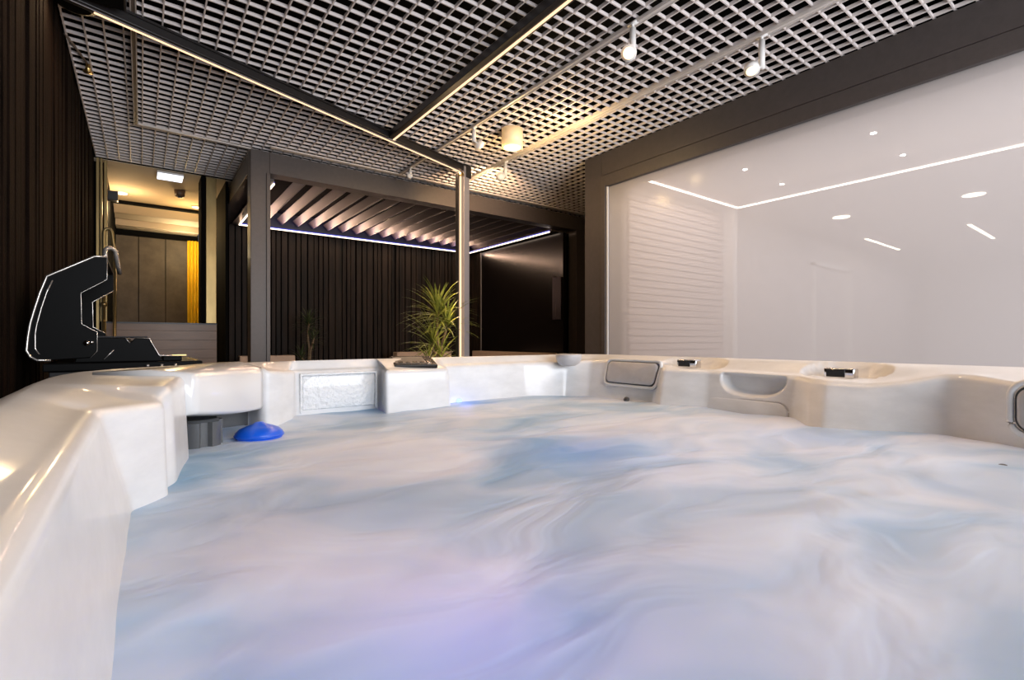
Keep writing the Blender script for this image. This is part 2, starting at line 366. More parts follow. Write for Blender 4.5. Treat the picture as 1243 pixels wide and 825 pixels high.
bm = bmesh.new(); box(bm, PX0 + .15, 1.0, PY0 + .16, 7.21, 1.485, 1.52); box(bm, 1.0, 4.5, 7.17, 7.24, 1.485, 1.53); box(bm, 4.47, 4.80, PY0 + .16, 7.21, 1.485, 1.52)
link('gutter', bm, 'anthracite', perg)
bm = bmesh.new(); box(bm, 1.0, 1.012, PY0 + .2, 7.15, 1.470, 1.484); link('led_strip', bm, 'led_white', perg)
bm = bmesh.new(); box(bm, 1.0, 4.45, 7.155, 7.168, 1.470, 1.484); link('led_strip', bm, 'led_white', perg)
bm = bmesh.new(); box(bm, 4.458, 4.470, PY0 + .2, 7.15, 1.470, 1.484); link('led_strip', bm, 'led_white', perg)
bm = bmesh.new(); box(bm, 1.0, 1.010, PY0 + .2, 7.15, 1.487, 1.498); link('blue_led_strip', bm, 'led_blue', perg)['label'] = 'blue light line'
bm = bmesh.new(); box(bm, 1.01, 4.45, 7.158, 7.168, 1.487, 1.498); link('blue_led_strip', bm, 'led_blue', perg)['label'] = 'blue light line'
bm = bmesh.new(); box(bm, 4.460, 4.470, PY0 + .2, 7.15, 1.487, 1.498); link('blue_led_strip', bm, 'led_blue', perg)['label'] = 'blue light line'
x = 1.30
while x < 4.6:
    bm = bmesh.new()
    mat = Matrix.Translation((x, 0, 1.545)) @ Matrix.Rotation(math.radians(-42), 4, 'Y')
    # thin blade rising to the left of its lower edge
    box(bm, -0.088, 0.0, PY0 + .17, 7.13, -0.007, 0.007, bev=0.003, mat=Matrix.Translation((x, 0, 1.545)) @ Matrix.Rotation(math.radians(48), 4, 'Y'))
    cyl(bm, (x, PY0 + .17, 1.545), (x, 7.13, 1.545), 0.009, seg=10)
    link('louver', bm, 'louver', perg); x += 0.2
bm = bmesh.new(); box(bm, PX0 + .15, PX1 - .15, PY0 + .15, PY1 - .12, 1.705, 1.715)
struct(link('ceiling', bm, 'black'), 'black void above the pergola louvres', 'ceiling')
light('pergola_glow', 'AREA', (2.7, 7.05, 1.46), 22, (1.0, 0.62, 0.40), 3.4, rot=(math.radians(-125), 0, 0), size_y=0.03, parent=perg)
light('pergola_glow', 'AREA', (2.7, 7.10, 1.47), 4, (1.0, 0.72, 0.48), 3.4, rot=(0, 0, 0), size_y=0.03, parent=perg)
light('pergola_glow', 'AREA', (2.7, 7.11, 1.475), 2.5, (0.15, 0.12, 1.0), 3.4, rot=(math.radians(-160), 0, 0), size_y=0.02, parent=perg)

# solid shape added to imitate a faint reflection in the dark panel
t = thing('towel_reflection', 'dim grey violet shape standing in for a reflection in the dark right panel', 'towel_reflection', (4.52, 5.7, 0.6))
bm = bmesh.new(); poly = []
n = 24
for i in range(n + 1): poly.append((4.53 + 0.010 * math.sin(i * 1.4), 4.95 + 0.17 * i / n))
poly = poly + [(4.545, p[1]) for p in reversed(poly)]
prism(bm, poly, 'z', 0.28, 0.86); link('reflection_sheet', bm, 'towel_reflection', t, True)
bm = bmesh.new(); cyl(bm, (4.555, 5.03, 0.84), (4.50, 5.03, 0.86), 0.01); link('hook', bm, 'chrome', t)

# sofas in the pergola bay
def sofa(label, x0, x1, y0, y1, back_side, top, ncush=2):
    t = thing('outdoor_sofa', label, 'sofa', ((x0 + x1) / 2, (y0 + y1) / 2, FLOOR))
    for (lx, ly) in ((x0 + .05, y0 + .05), (x1 - .05, y0 + .05), (x0 + .05, y1 - .05), (x1 - .05, y1 - .05)):
        link('leg', B(lx - .025, lx + .025, ly - .025, ly + .025, FLOOR, FLOOR + .12), 'darkgrey', t)
    link('frame', B(x0, x1, y0, y1, FLOOR + .12, FLOOR + .28, bev=0.01), 'sofa', t)
    if back_side == 'back':
        link('backrest', B(x0, x1, y1 - .16, y1, FLOOR + .28, top, bev=0.012), 'sofa', t)
        for i in range(ncush):
            a = x0 + .02 + (x1 - x0 - .04) * i / ncush; b = x0 + .02 + (x1 - x0 - .04) * (i + 1) / ncush
            link('seat_cushion', B(a + .005, b - .005, y0, y1 - .17, FLOOR + .28, FLOOR + .44, bev=0.03), 'sofa', t)
    else:
        link('backrest', B(x1 - .16, x1, y0, y1, FLOOR + .28, top, bev=0.012), 'sofa', t)
        for i in range(ncush):
            a = y0 + .02 + (y1 - y0 - .04) * i / ncush; b = y0 + .02 + (y1 - y0 - .04) * (i + 1) / ncush
            link('seat_cushion', B(x0, x1 - .17, a + .005, b - .005, FLOOR + .28, FLOOR + .44, bev=0.03), 'sofa', t)
    return t
sofa('beige fabric armchair back showing either side of the left pergola post', 0.90, 1.50, 5.95, 6.55, 'back', -0.185, 1)
sofa('beige sofa along the slat wall behind the large spiky plant', 2.95, 3.85, 6.2, 6.85, 'back', -0.175, 2)
sofa('beige sofa along the glossy dark panel right of the lit post', 3.90, 4.48, 4.95, 6.85, 'side', -0.175, 3)

# ================================================================== LINEAR LIGHTS
A = Vector((-0.30, 3.22, 1.68)); C = Vector((2.58, 4.21, 1.68)); J = Vector((1.66, 3.93, 1.68))
d = (C - A).normalized(); ang = math.atan2(d.y, d.x); nrm = Vector((-d.y, d.x, 0))
t = thing('linear_light', 'long diagonal black light profile turning down into the lit post', 'light', tuple(A))
bm = bmesh.new(); bar(bm, A + Vector((0, 0, .035)), C + Vector((0, 0, .035)), 0.062, 0.055, bev=0.003)
bar(bm, A + d * .0 - nrm * .043 + Vector((0, 0, .035)), C - nrm * .043 + Vector((0, 0, .035)), 0.010, 0.012)
link('profile', bm, 'profile', t)
bm = bmesh.new(); bar(bm, A - nrm * 0.004 + Vector((0, 0, -.0205)), C - nrm * .004 + Vector((0, 0, -.0205)), 0.004, 0.003); link('edge_line', bm, 'profile_grey', t)['label'] = 'thin pale edge line'
bm = bmesh.new(); bar(bm, A + d * .12 + nrm * .016 + Vector((0, 0, -.018)), C - d * .07 + nrm * .016 + Vector((0, 0, -.018)), 0.012, 0.008, bev=0.002); link('light_strip', bm, 'led', t)
# vertical leg
rot = Matrix.Translation((2.54, 4.19, 0)) @ Matrix.Rotation(ang, 4, 'Z')
bm = bmesh.new(); box(bm, -0.022, 0.055, -0.035, 0.035, FLOOR, 1.715, bev=0.003, mat=rot); link('post', bm, 'profile_grey', t)
bm = bmesh.new(); box(bm, -0.075, -0.022, 0.0, 0.035, FLOOR, 1.63, bev=0.002, mat=rot); link('channel', bm, 'profile', t)
bm = bmesh.new(); cyl(bm, rot @ Vector((-0.048, -0.006, FLOOR + .02)), rot @ Vector((-0.048, -0.006, 1.60)), 0.010, seg=16); link('light_strip', bm, 'led', t, True)
bm = bmesh.new(); box(bm, 0.0, 0.075, -0.045, 0.045, 1.60, 1.725, bev=0.004, mat=rot); link('elbow', bm, 'profile', t)
bm = bmesh.new(); box(bm, -0.065, -0.025, -0.03, -0.0, 1.605, 1.635, bev=0.004, mat=rot); link('end_cap', bm, 'brass', t)
t.location = A
t2 = thing('linear_light', 'straight black light profile running from the diagonal one toward the viewer', 'light', (J.x, 1.5, 1.68))
bm = bmesh.new(); bar(bm, (J.x, J.y - .062, 1.712), (J.x, -0.6, 1.712), 0.075, 0.052, bev=0.003); link('profile', bm, 'profile', t2)
bm = bmesh.new(); bar(bm, (J.x + .014, J.y - .063, 1.662), (J.x + .014, -0.55, 1.662), 0.015, 0.008, bev=0.002); link('light_strip', bm, 'led', t2)
link('end_cap', B(J.x - .038, J.x + .038, J.y - .062, J.y - .050, 1.655, 1.712), 'profile_grey', t2)
for (p0, p1) in ((A + nrm * .016, C + nrm * .016), (Vector((J.x + .014, J.y, 1.68)), Vector((J.x + .014, -0.5, 1.68)))):
    v = p1 - p0; L = v.length; mid = (p0 + p1) / 2
    l = light('linear_glow', 'AREA', (mid.x, mid.y, 1.645), 5.5 * L, (1.0, 0.64, 0.36), L, rot=(0, 0, math.atan2(v.y, v.x)), size_y=0.02)
# dark driver box and can at the top left
t = thing('driver_box', 'black ceiling box at the wall end of the diagonal light profile', 'box', (-0.15, 3.12, 1.70))
link('body', B(-0.26, -0.06, 3.02, 3.18, 1.665, 1.745, bev=0.004), 'profile', t)
link('cover_plate', B(-0.25, -0.07, 3.03, 3.17, 1.660, 1.666), 'black', t)
t = thing('speaker', 'black round cylinder speaker at the upper left corner by the wall', 'speaker', (-0.315, 3.38, 1.72))
bm = bmesh.new(); cyl(bm, (-0.265, 3.36, 1.86), (-0.265, 3.36, 1.705), 0.078, seg=40); link('body', bm, 'profile', t, True)
bm = bmesh.new(); cyl(bm, (-0.265, 3.36, 1.706), (-0.265, 3.36, 1.700), 0.06, seg=32); link('grille', bm, 'black', t)
bm = bmesh.new(); cyl(bm, (-0.205, 3.31, 1.735), (-0.202, 3.300, 1.735), 0.008, seg=12); link('indicator', bm, 'led', t)

# ------------------------------------------------------------------ tracks
def track(label, p0, p1, mat, w=0.036, turn=None):
    t = thing('lighting_track', label, 'track', p0, 'ceiling lighting tracks')
    bm = bmesh.new(); bar(bm, p0, p1, w, 0.016, bev=0.002)
    if turn: bar(bm, p1, turn, w, 0.016, bev=0.002)
    link('rail', bm, mat, t)
    bm = bmesh.new(); 
    v = (Vector(p1) - Vector(p0)).normalized(); s = Vector((-v.y, v.x, 0)) * (w / 2 - 0.004)
    for sg in (1, -1):
        bar(bm, Vector(p0) + s * sg + Vector((0, 0, -.0155)), Vector(p1) + s * sg + Vector((0, 0, -.0155)), 0.005, 0.006)
    link('lip', bm, 'track', t)
    return t
TZ = CEIL - 0.002
track('lighting track left of the round ceiling lamp carrying two white spots', (2.17, 4.83, TZ), (2.17, -0.5, TZ), 'track')
track('lighting track right of the round ceiling lamp nearest the glass partition', (2.83, 4.83, TZ), (2.83, -0.5, TZ), 'track')
track('slim bronze track turning a right angle on the left of the ceiling', (-0.035, 2.0, TZ), (-0.035, 5.0, TZ), 'track_dark', 0.03)
t = thing('lighting_track', 'pale track running along the top of the pergola beam', 'track', (0.8, 4.97, TZ), 'ceiling lighting tracks')
bm = bmesh.new(); bar(bm, (-0.03, 5.0, TZ), (0.80, 5.03, TZ), 0.03, 0.014, bev=0.002); link('rail', bm, 'track', t)
bm = bmesh.new(); bar(bm, (0.93, 4.86, TZ - .006), (4.9, 4.86, TZ - .006), 0.05, 0.014, bev=0.002); link('rail', bm, 'track', t)

# ------------------------------------------------------------------ spots
def spot(label, base, head, aim, r=0.042, th=0.036, stem_r=0.017, lens='bulb', on=True, power=6):
    t = thing('spotlight', label, 'spotlight', base, 'white track spotlights')
    b = Vector(base); h = Vector(head); a = Vector(aim).normalized()
    bm = bmesh.new(); cyl(bm, b, b + Vector((0, 0, -0.03)), 0.008, seg=12); box(bm, b.x - .013, b.x + .013, b.y - .03, b.y + .03, b.z - .006, b.z + .004); link('adapter', bm, 'lampwhite', t, True)
    bot = Vector((b.x, b.y, h.z + 0.015))
    bm = bmesh.new(); cyl(bm, b + Vector((0, 0, -0.025)), bot, stem_r, seg=20); link('stem', bm, 'lampwhite', t, True)
    bm = bmesh.new(); cyl(bm, bot + Vector((0, 0, .01)), h, 0.007, seg=10); link('joint', bm, 'lampwhite', t, True)
    bm = bmesh.new(); cyl(bm, h - a * th / 2, h + a * th / 2, r * 0.92, r, 32); link('lamp_head', bm, 'lampwhite', t, True)
    bm = bmesh.new(); cyl(bm, h + a * (th / 2 - .002), h + a * (th / 2 + .003), r * 0.72, r * .70, 28); link('lens', bm, lens, t)
    if on:
        l = light('spot_beam', 'SPOT', h + a * (th / 2 + 0.01), power, WARM, 0.03, spot=math.radians(100), blend=0.9)
        l.rotation_euler = a.to_track_quat('-Z', 'Y').to_euler()
    return t
spot('lit white spotlight turned to face the viewer, on the left track', (2.155, 1.77, TZ - .016), (2.10, 1.75, 1.545), (-0.66, -0.42, -0.55), power=24)
spot('lit white spotlight pointing down beside the glass partition beam', (2.83, 1.40, TZ - .016), (2.755, 1.42, 1.53), (-0.35, -0.25, -1), power=16)
spot('unlit white spotlight turned away, left of the round ceiling lamp', (2.17, 3.41, TZ - .016), (2.21, 3.40, 1.60), (0.85, 0.30, -0.45), lens='track', on=False)
spot('small lit spotlight on the right track beyond the round ceiling lamp', (2.83, 3.88, TZ - .016), (2.76, 3.86, 1.57), (0.35, 1, -0.10), lens='bulb_soft', power=110)
spot('small white spotlight just in front of the pergola beam', (2.17, 4.60, TZ - .016), (2.17, 4.62, 1.66), (0.1, 1, -0.2), r=0.03, lens='track', on=False)
# round ceiling lamp
t = thing('ceiling_lamp', 'warm glowing cylinder ceiling lamp between the two tracks', 'lamp', (2.47, 3.29, CEIL))
bm = bmesh.new(); cyl(bm, (2.47, 3.29, CEIL), (2.47, 3.29, 1.602), 0.088, seg=48); link('lamp_shade', bm, pbr('lamp_shade_cream', (0.85, 0.66, 0.45), 0.4, emis=(1.0, 0.62, 0.26), estr=0.35), t, True)
bm = bmesh.new(); cyl(bm, (2.47, 3.29, 1.6025), (2.47, 3.29, 1.597), 0.072, seg=40); link('diffuser', bm, 'bulb', t)
light('lamp_and_fill_glow', 'POINT', (2.47, 3.29, 1.50), 14, (1.0, 0.66, 0.28), 0.06)
light('lamp_and_fill_glow', 'POINT', (2.60, 2.80, 1.58), 7, (1.0, 0.70, 0.34), 0.04)  # added point light with no fixture here, warms the ceiling grid
# sprinkler
t = thing('sprinkler', 'small brass sprinkler hanging from the ceiling grid near the left wall', 'sprinkler', (-0.30, 4.1, 1.75))
bm = bmesh.new(); tube(bm, [(-0.35, 3.80, 1.755), (-0.30, 4.0, 1.75), (-0.27, 4.12, 1.745)], 0.007, 8); link('pipe', bm, 'track_dark', t, True)
bm = bmesh.new(); cyl(bm, (-0.27, 4.12, 1.748), (-0.27, 4.12, 1.70), 0.012, 0.016, 16); cyl(bm, (-0.27, 4.12, 1.70), (-0.27, 4.12, 1.694), 0.026, seg=16); link('head', bm, 'brass', t, True)

# ================================================================== GLASS PARTITION (RIGHT)
gp = thing('glass_partition', 'large milky glass screen in a dark grey metal frame beside the tub', 'partition', (3.45, 3.2, FLOOR))
link('post', B(3.45, 3.66, 3.20, 3.42, FLOOR, CEIL - .004, bev=0.004), 'anthracite', gp)
link('post_cover', B(3.44, 3.60, 3.150, 3.200, FLOOR, 1.44, bev=0.003), 'anthracite', gp)
link('beam', B(3.45, 3.66, -0.9, 3.199, 1.537, CEIL - .004, bev=0.003), 'anthracite', gp)
link('beam', B(3.445, 3.66, -0.9, 3.199, 1.425, 1.533, bev=0.003), 'anthracite', gp)
link('bottom_rail', B(3.46, 3.60, -0.9, 3.15, FLOOR, FLOOR + .12, bev=0.003), 'anthracite', gp)
link('edge_strip', B(3.462, 3.475, 3.137, 3.150, FLOOR + .1, 1.425), 'lampwhite', gp)['label'] = 'thin pale edge strip'
link('glass_pane', B(3.480, 3.488, -0.9, 3.149, FLOOR + .1, 1.43), 'milk', gp)

# room behind the glass
AZ = 1.46
struct(link('ceiling', B(3.66, 13.1, -3.0, 3.3, AZ, AZ + .05), 'annexwall'), 'pale ceiling of the room behind the milky glass', 'ceiling')
struct(link('wall_far', B(13.0, 13.1, -3.0, 3.3, FLOOR, AZ), 'annexwall'), 'pale far wall behind the milky glass', 'wall')
bm = bmesh.new(); box(bm, 5.3, 13.0, 3.06, 3.14, FLOOR, AZ); box(bm, 3.66, 5.3, 3.10, 3.14, FLOOR, AZ)
struct(link('wall_back', bm, 'annexwall'), 'pale side wall behind the milky glass', 'wall')
bm = bmesh.new(); zz = FLOOR
while zz < AZ - 0.05:
    box(bm, 3.68, 5.28, 3.06, 3.085, zz, zz + 0.060, bev=0.004); zz += 0.068
tag(link('louvre_blind', bm, 'annexblind'), 'cream horizontal louvre blind behind the left end of the milky glass', 'blind')
bm = bmesh.new(); box(bm, 5.34, 5.42, 2.96, 3.06, FLOOR, AZ); box(bm, 7.6, 7.66, 3.02, 3.06, FLOOR, 1.1); box(bm, 8.9, 8.96, 3.02, 3.06, FLOOR, 1.1); box(bm, 7.6, 8.96, 3.02, 3.06, 1.06, 1.12)
struct(link('door_1', bm, 'lampwhite'), 'pale door frame seen behind the milky glass', 'door')
t = thing('led_frame', 'thin white light line turning a corner behind the milky glass', 'light', (5.25, 2.85, AZ))
link('light_strip', B(3.66, 5.26, 2.86, 2.875, AZ - .012, AZ - .001), 'annexled', t)
link('light_strip', B(5.25, 5.265, -2.8, 2.859, AZ - .012, AZ - .001), 'annexled', t)
for k, (x, y) in enumerate(((4.10, 2.17), (4.76, 2.17), (4.10, 1.25), (4.77, 1.26))):
    lab = ['leftmost of four tiny bright spots above the white light line', 'second from left of four tiny bright spots above the light line', 'highest and third from left of four tiny bright ceiling spots', 'rightmost of four tiny bright spots above the white light line'][k]
    downlight((x, y, AZ), lab, r=0.022, mat='annexspot', group='small spots behind the glass')
downlight((6.6, 2.33, AZ), 'round ceiling light behind the glass, left one below the light line', r=0.11, mat='annexdisc', group='round lights behind the glass')
downlight((6.64, 1.18, AZ), 'round ceiling light behind the glass, right one near frame edge', r=0.11, mat='annexdisc', group='round lights behind the glass')
for k, yy in enumerate((2.62, 1.52)):
    t = thing('linear_ceiling_light', ['short slanting light bar behind the glass, the left of two', 'short slanting light bar behind the glass, the right of two'][k], 'light', (9, yy, AZ), 'short light bars behind the glass')
    link('housing', B(8.28, 9.75, yy - .03, yy + .03, AZ - .01, AZ), 'lampwhite', t)
    link('diffuser', B(8.3, 9.73, yy - .018, yy + .018, AZ - .016, AZ - .009), 'annexdisc', t)
light('annex_fill', 'AREA', (4.4, 0.9, AZ - .03), 48, (1.0, 0.92, 0.90), 1.4, size_y=4.0)  # added area light without a fixture, brightens the room behind the glass
light('annex_fill', 'AREA', (8.5, 0.5, AZ - .03), 90, (0.96, 0.94, 1.0), 6.0, size_y=4.0)  # second added fill, lifts the deeper part of that room

# ================================================================== HOT TUB
WZ = -0.265
CTRL = [  # lip x,y,z   bottom x,y   outer x,y
 (-.040, -.30, -.095, -.020, -.30, -.150, -.30),
 (-.045, .30, -.095, -.020, .30, -.155, .30),
 (-.048, .70, -.097, -.018, .70, -.158, .70),
 (-.050, .925, -.100, -.014, .985, -.163, .95),
 (.034, 1.040, -.105, .040, 1.052, -.165, 1.12),
 (.026, 1.075, -.098, .030, 1.085, -.166, 1.15),
 (.044, 1.100, -.084, .052, 1.112, -.167, 1.18),
 (.078, 1.325, -.080, .088, 1.345, -.165, 1.36),
 (.068, 1.360, -.080, .075, 1.375, -.155, 1.46),
 (-.01, 1.42, -.080, -.01, 1.43, -.13, 1.56),
 (-.01, 1.56, -.080, .0, 1.57, -.075, 1.655),
 (.12, 1.70, -.080, .12, 1.69, .06, 1.765),
 (.27, 1.76, -.080, .27, 1.75, .17, 1.82),
 (.288, 1.665, -.086, .288, 1.672, .25, 1.86),
 (.312, 1.655, -.092, .305, 1.655, .31, 1.882),
 (.360, 1.70, -.098, .350, 1.69, .37, 1.90),
 (.415, 1.78, -.102, .405, 1.765, .42, 1.91),
 (.432, 1.850, -.106, .435, 1.845, .45, 1.915),
 (.735, 1.862, -.106, .740, 1.858, .715, 1.925),
 (.752, 1.84, -.108, .748, 1.84, .735, 1.926),
 (.722, 1.748, -.112, .722, 1.738, .755, 1.927),
 (.992, 1.748, -.112, .998, 1.738, .995, 1.93),
 (1.006, 1.79, -.110, 1.012, 1.78, 1.01, 1.93),
 (1.030, 1.836, -.106, 1.040, 1.828, 1.05, 1.93),
 (1.45, 1.846, -.106, 1.45, 1.825, 1.52, 1.93),
 (1.69, 1.805, -.106, 1.66, 1.785, 1.82, 1.915),
 (1.79, 1.73, -.100, 1.745, 1.705, 1.93, 1.83),
 (1.80, 1.62, -.094, 1.748, 1.61, 1.965, 1.70),
 (1.795, 1.33, -.108, 1.745, 1.32, 1.97, 1.40),
 (1.748, 1.275, -.115, 1.685, 1.255, 1.97, 1.30),
 (1.768, 1.19, -.118, 1.720, 1.17, 1.97, 1.20),
 (1.800, 1.10, -.119, 1.765, 1.09, 1.97, 1.10),
 (1.805, .78, -.122, 1.768, .77, 1.97, .80),
 (1.755, .705, -.125, 1.680, .69, 1.97, .72),
 (1.738, .655, -.127, 1.655, .635, 1.97, .66),
 (1.752, .55, -.131, 1.690, .53, 1.97, .56),
 (1.770, .46, -.118, 1.735, .44, 1.97, .46),
 (1.800, .375, -.094, 1.770, .365, 1.97, .38),
 (1.785, .325, -.093, 1.750, .325, 1.97, .33),
 (1.745, .265, -.100, 1.728, .26, 1.97, .27),
 (1.705, .205, -.106, 1.705, .20, 1.97, .21),
 (1.665, -.15, -.108, 1.665, -.15, 1.965, -.18),
 (1.62, -.30, -.105, 1.62, -.30, 1.93, -.42),
 (1.52, -.355, -.100, 1.52, -.35, 1.75, -.47),
 (.12, -.36, -.100, .12, -.35, .05, -.47),
 (.0, -.345, -.098, .01, -.335, -.11, -.42),
]
n = len(CTRL); STEP = 0.005; S_ = []
for i in range(n):
    a = CTRL[i]; b = CTRL[(i + 1) % n]; L = max(math.hypot(b[0] - a[0], b[1] - a[1]), math.hypot(b[3] - a[3], b[4] - a[4]))
    k = max(1, int(L / STEP)) 
    for j in range(k): S_.append(tuple(a[q] + (b[q] - a[q]) * j / k for q in range(7)))
def smooth(seq, r, times):
    N = len(seq)
    for _ in range(times):
        seq = [tuple(sum(seq[(i + o_) % N][q] for o_ in range(-r, r + 1)) / (2 * r + 1) for q in range(7)) for i in range(N)]
    return seq
S_ = smooth(S_, 2, 2)
N = len(S_)
def bowl(x, y):
    z = 0.0
    for (cx, cy, rx, ry, dp) in ((1.872, 1.215, .068, .15, .040), (1.868, .650, .068, .135, .042)):
        q = ((x - cx) / rx) ** 2 + ((y - cy) / ry) ** 2
        if q < 1: z -= dp * min(1.0, (1 - q) * 2.2)
    # round cup recess in the far corner
    return z
def wall_bump(x, y, z):
    """outward push (towards +x) for niches on the right wall"""
    o_ = 0.0
    if x > 1.6:
        q = abs((y - .925) / .122) ** 2.8 + (max(0, -.135 - z) / .072) ** 2.4
        if q < 1 and z < -.112: o_ += 0.042 * min(1, (1 - q) / .30) * min(1, (-.112 - z) / .014)
    return o_
bm = bmesh.new(); rows = []
RIMN = 12; WALLN = 44
for i in range(N):
    lx, ly, lz, bx, by, ox, oy = S_[i]
    out = Vector((ox - lx, oy - ly, 0)); dist = out.length; od = out.normalized() if dist > 1e-6 else Vector((1, 0, 0))
    # outward unit of wall from neighbours
    a = S_[(i - 2) % N]; b = S_[(i + 2) % N]; tx, ty = b[0] - a[0], b[1] - a[1]; ll = math.hypot(tx, ty) or 1
    wn = Vector((-ty / ll, tx / ll, 0))        # contour runs clockwise seen from above: outward is left-hand side
    col = [(ox, oy, FLOOR + .02), (ox, oy, -.125), (ox, oy, -.098)]
    for th in (25, 50, 75): 
        r = math.radians(th); q = Vector((ox, oy, 0)) - od * (0.024 * (1 - math.cos(r))); col.append((q.x, q.y, -.098 + 0.023 * math.sin(r)))
    ot = Vector((ox, oy, 0)) - od * 0.03; ztop = -.0745
    lt = Vector((lx, ly, 0)) + wn * 0.016
    for j in range(RIMN + 1):
        f = j / RIMN; q = ot.lerp(lt, f); fz = f * f * (3 - 2 * f) * .6 + f * .4
        z = ztop + (lz - ztop) * fz
        col.append((q.x, q.y, z + bowl(q.x, q.y)))
    for th in (30, 60):
        r = math.radians(th); q = Vector((lx, ly, 0)) + wn * 0.016 * (1 - math.sin(r)); col.append((q.x, q.y, lz - 0.014 * (1 - math.cos(r))))
    z0 = lz - .014; z1 = -.36
    for j in range(WALLN + 1):
        f = j / WALLN; z = z0 + (z1 - z0) * f; g = (lz - z) / (lz - WZ)
        x = lx + (bx - lx) * g; yy = ly + (by - ly) * g; w = wall_bump(x, yy, z)
        col.append((x + wn.x * w, yy + wn.y * w, z))
    rows.append([bm.verts.new(c) for c in col])
K = len(rows[0])
for i in range(N):
    A_, B_ = rows[i], rows[(i + 1) % N]
    for k in range(K - 1): bm.faces.new([A_[k], A_[k + 1], B_[k + 1], B_[k]])
cx_, cy_ = 0.9, 0.75
inner = [rows[i][-1] for i in range(N)]
low = [bm.verts.new((v.co.x + (cx_ - v.co.x) * .12, v.co.y + (cy_ - v.co.y) * .12, -.85)) for v in inner]
for i in range(N): bm.faces.new([inner[i], low[i], low[(i + 1) % N], inner[(i + 1) % N]])
cv = bm.verts.new((cx_, cy_, -.87))
for i in range(N): bm.faces.new([low[i], cv, low[(i + 1) % N]])
tub = thing('hot_tub', 'large pearl white acrylic hot tub filled with foaming water', 'hot tub', (0.9, 0.75, FLOOR))
shell = link('shell', bm, 'acrylic', tub, True)
# cabinet plinth
bm = bmesh.new(); t_ = []
poly = []
for i in range(0, N, 8): poly.append((S_[i][5] + (cx_ - S_[i][5]) * .004, S_[i][6] + (cy_ - S_[i][6]) * .004))
dd = []
for p in poly:
    if not dd or math.hypot(p[0] - dd[-1][0], p[1] - dd[-1][1]) > 0.01: dd.append(p)
vb = [bm.verts.new((p[0] * 1.004 - .001, p[1] * 1.004 - .001, FLOOR)) for p in dd]; vt = [bm.verts.new((p[0] * 1.004 - .001, p[1] * 1.004 - .001, -.13)) for p in dd]
for i in range(len(dd)): bm.faces.new([vb[i], vb[(i + 1) % len(dd)], vt[(i + 1) % len(dd)], vt[i]])
link('cabinet', bm, 'skirt', tub)

# water surface
wp = [(s[3], s[4]) for s in S_]
op = [(s[0] + (s[5] - s[0]) * .3, s[1] + (s[6] - s[1]) * .3) for s in S_[::4]]
def inside(x, y, poly):
    c = False; j = len(poly) - 1
    for i in range(len(poly)):
        xi, yi = poly[i]; xj, yj = poly[j]
        if (yi > y) != (yj > y) and x < (xj - xi) * (y - yi) / (yj - yi) + xi: c = not c
        j = i
    return c
bm = bmesh.new(); G = 0.0125; nx = int(2.0 / G); ny = int(2.35 / G); vs = {}
def wz(x, y):
    p = Vector((x * 1.3, y * 2.0, 3.1)); 
    d_ = noise.noise(p) ; q = Vector((x * 2.6 + d_ * 1.2, y * 4.2 + d_, 0.5))
    return WZ + 0.010 * noise.noise(q) + 0.0035 * noise.noise(q * 2.7) + 0.006 * d_
for i in range(nx + 1):
    for j in range(ny + 1):
        x = -0.08 + i * G; y = -0.42 + j * G
        if inside(x, y, op): vs[i, j] = bm.verts.new((x, y, wz(x, y)))
for (i, j) in list(vs):
    q = [(i, j), (i + 1, j), (i + 1, j + 1), (i, j + 1)]
    if all(k in vs for k in q): bm.faces.new([vs[k] for k in q])
wat = link('spa_water', bm, 'water', None, True)
tag(wat, 'churning blue white foaming water filling the hot tub', 'water', kind='stuff')

# ---- pillows
def rrect(w, h, r, seg=8):
    pts = []
    for (cx, cy, a0) in ((w / 2 - r, h / 2 - r, 0), (-w / 2 + r, h / 2 - r, 90), (-w / 2 + r, -h / 2 + r, 180), (w / 2 - r, -h / 2 + r, 270)):
        for k in range(seg + 1):
            a = math.radians(a0 + 90 * k / seg); pts.append((cx + r * math.cos(a), cy + r * math.sin(a)))
    return pts
def frame_mat(center, u, v):
    u = Vector(u).normalized(); nn = u.cross(Vector(v)).normalized(); v = nn.cross(u)
    m = Matrix(((u.x, v.x, nn.x, center[0]), (u.y, v.y, nn.y, center[1]), (u.z, v.z, nn.z, center[2]), (0, 0, 0, 1)))
    return m
def slab(poly, mat, z0, z1, dome=0.0, w=1, h=1, bev=0.006):
    """rounded cushion: rings shrinking to the centre with a domed face"""
    bm = bmesh.new(); rings = []
    prof = [(1.0, z0), (1.0, z1 - bev), (0.985, z1 - bev * .3), (0.95, z1)] + [(0.95 * (1 - k / 8), z1 + dome * math.sin(PI / 2 * k / 8)) for k in range(1, 8)]
    for (s, z) in prof: rings.append([bm.verts.new(mat @ Vector((p[0] * s, p[1] * s, z))) for p in poly])
    c = bm.verts.new(mat @ Vector((0, 0, z1 + dome))); n_ = len(poly)
    for a, b in zip(rings, rings[1:]):
        for i in range(n_): bm.faces.new([a[i], a[(i + 1) % n_], b[(i + 1) % n_], b[i]])
    for i in range(n_): bm.faces.new([rings[-1][i], rings[-1][(i + 1) % n_], c])
    bm.faces.new(rings[0][::-1])
    return bm
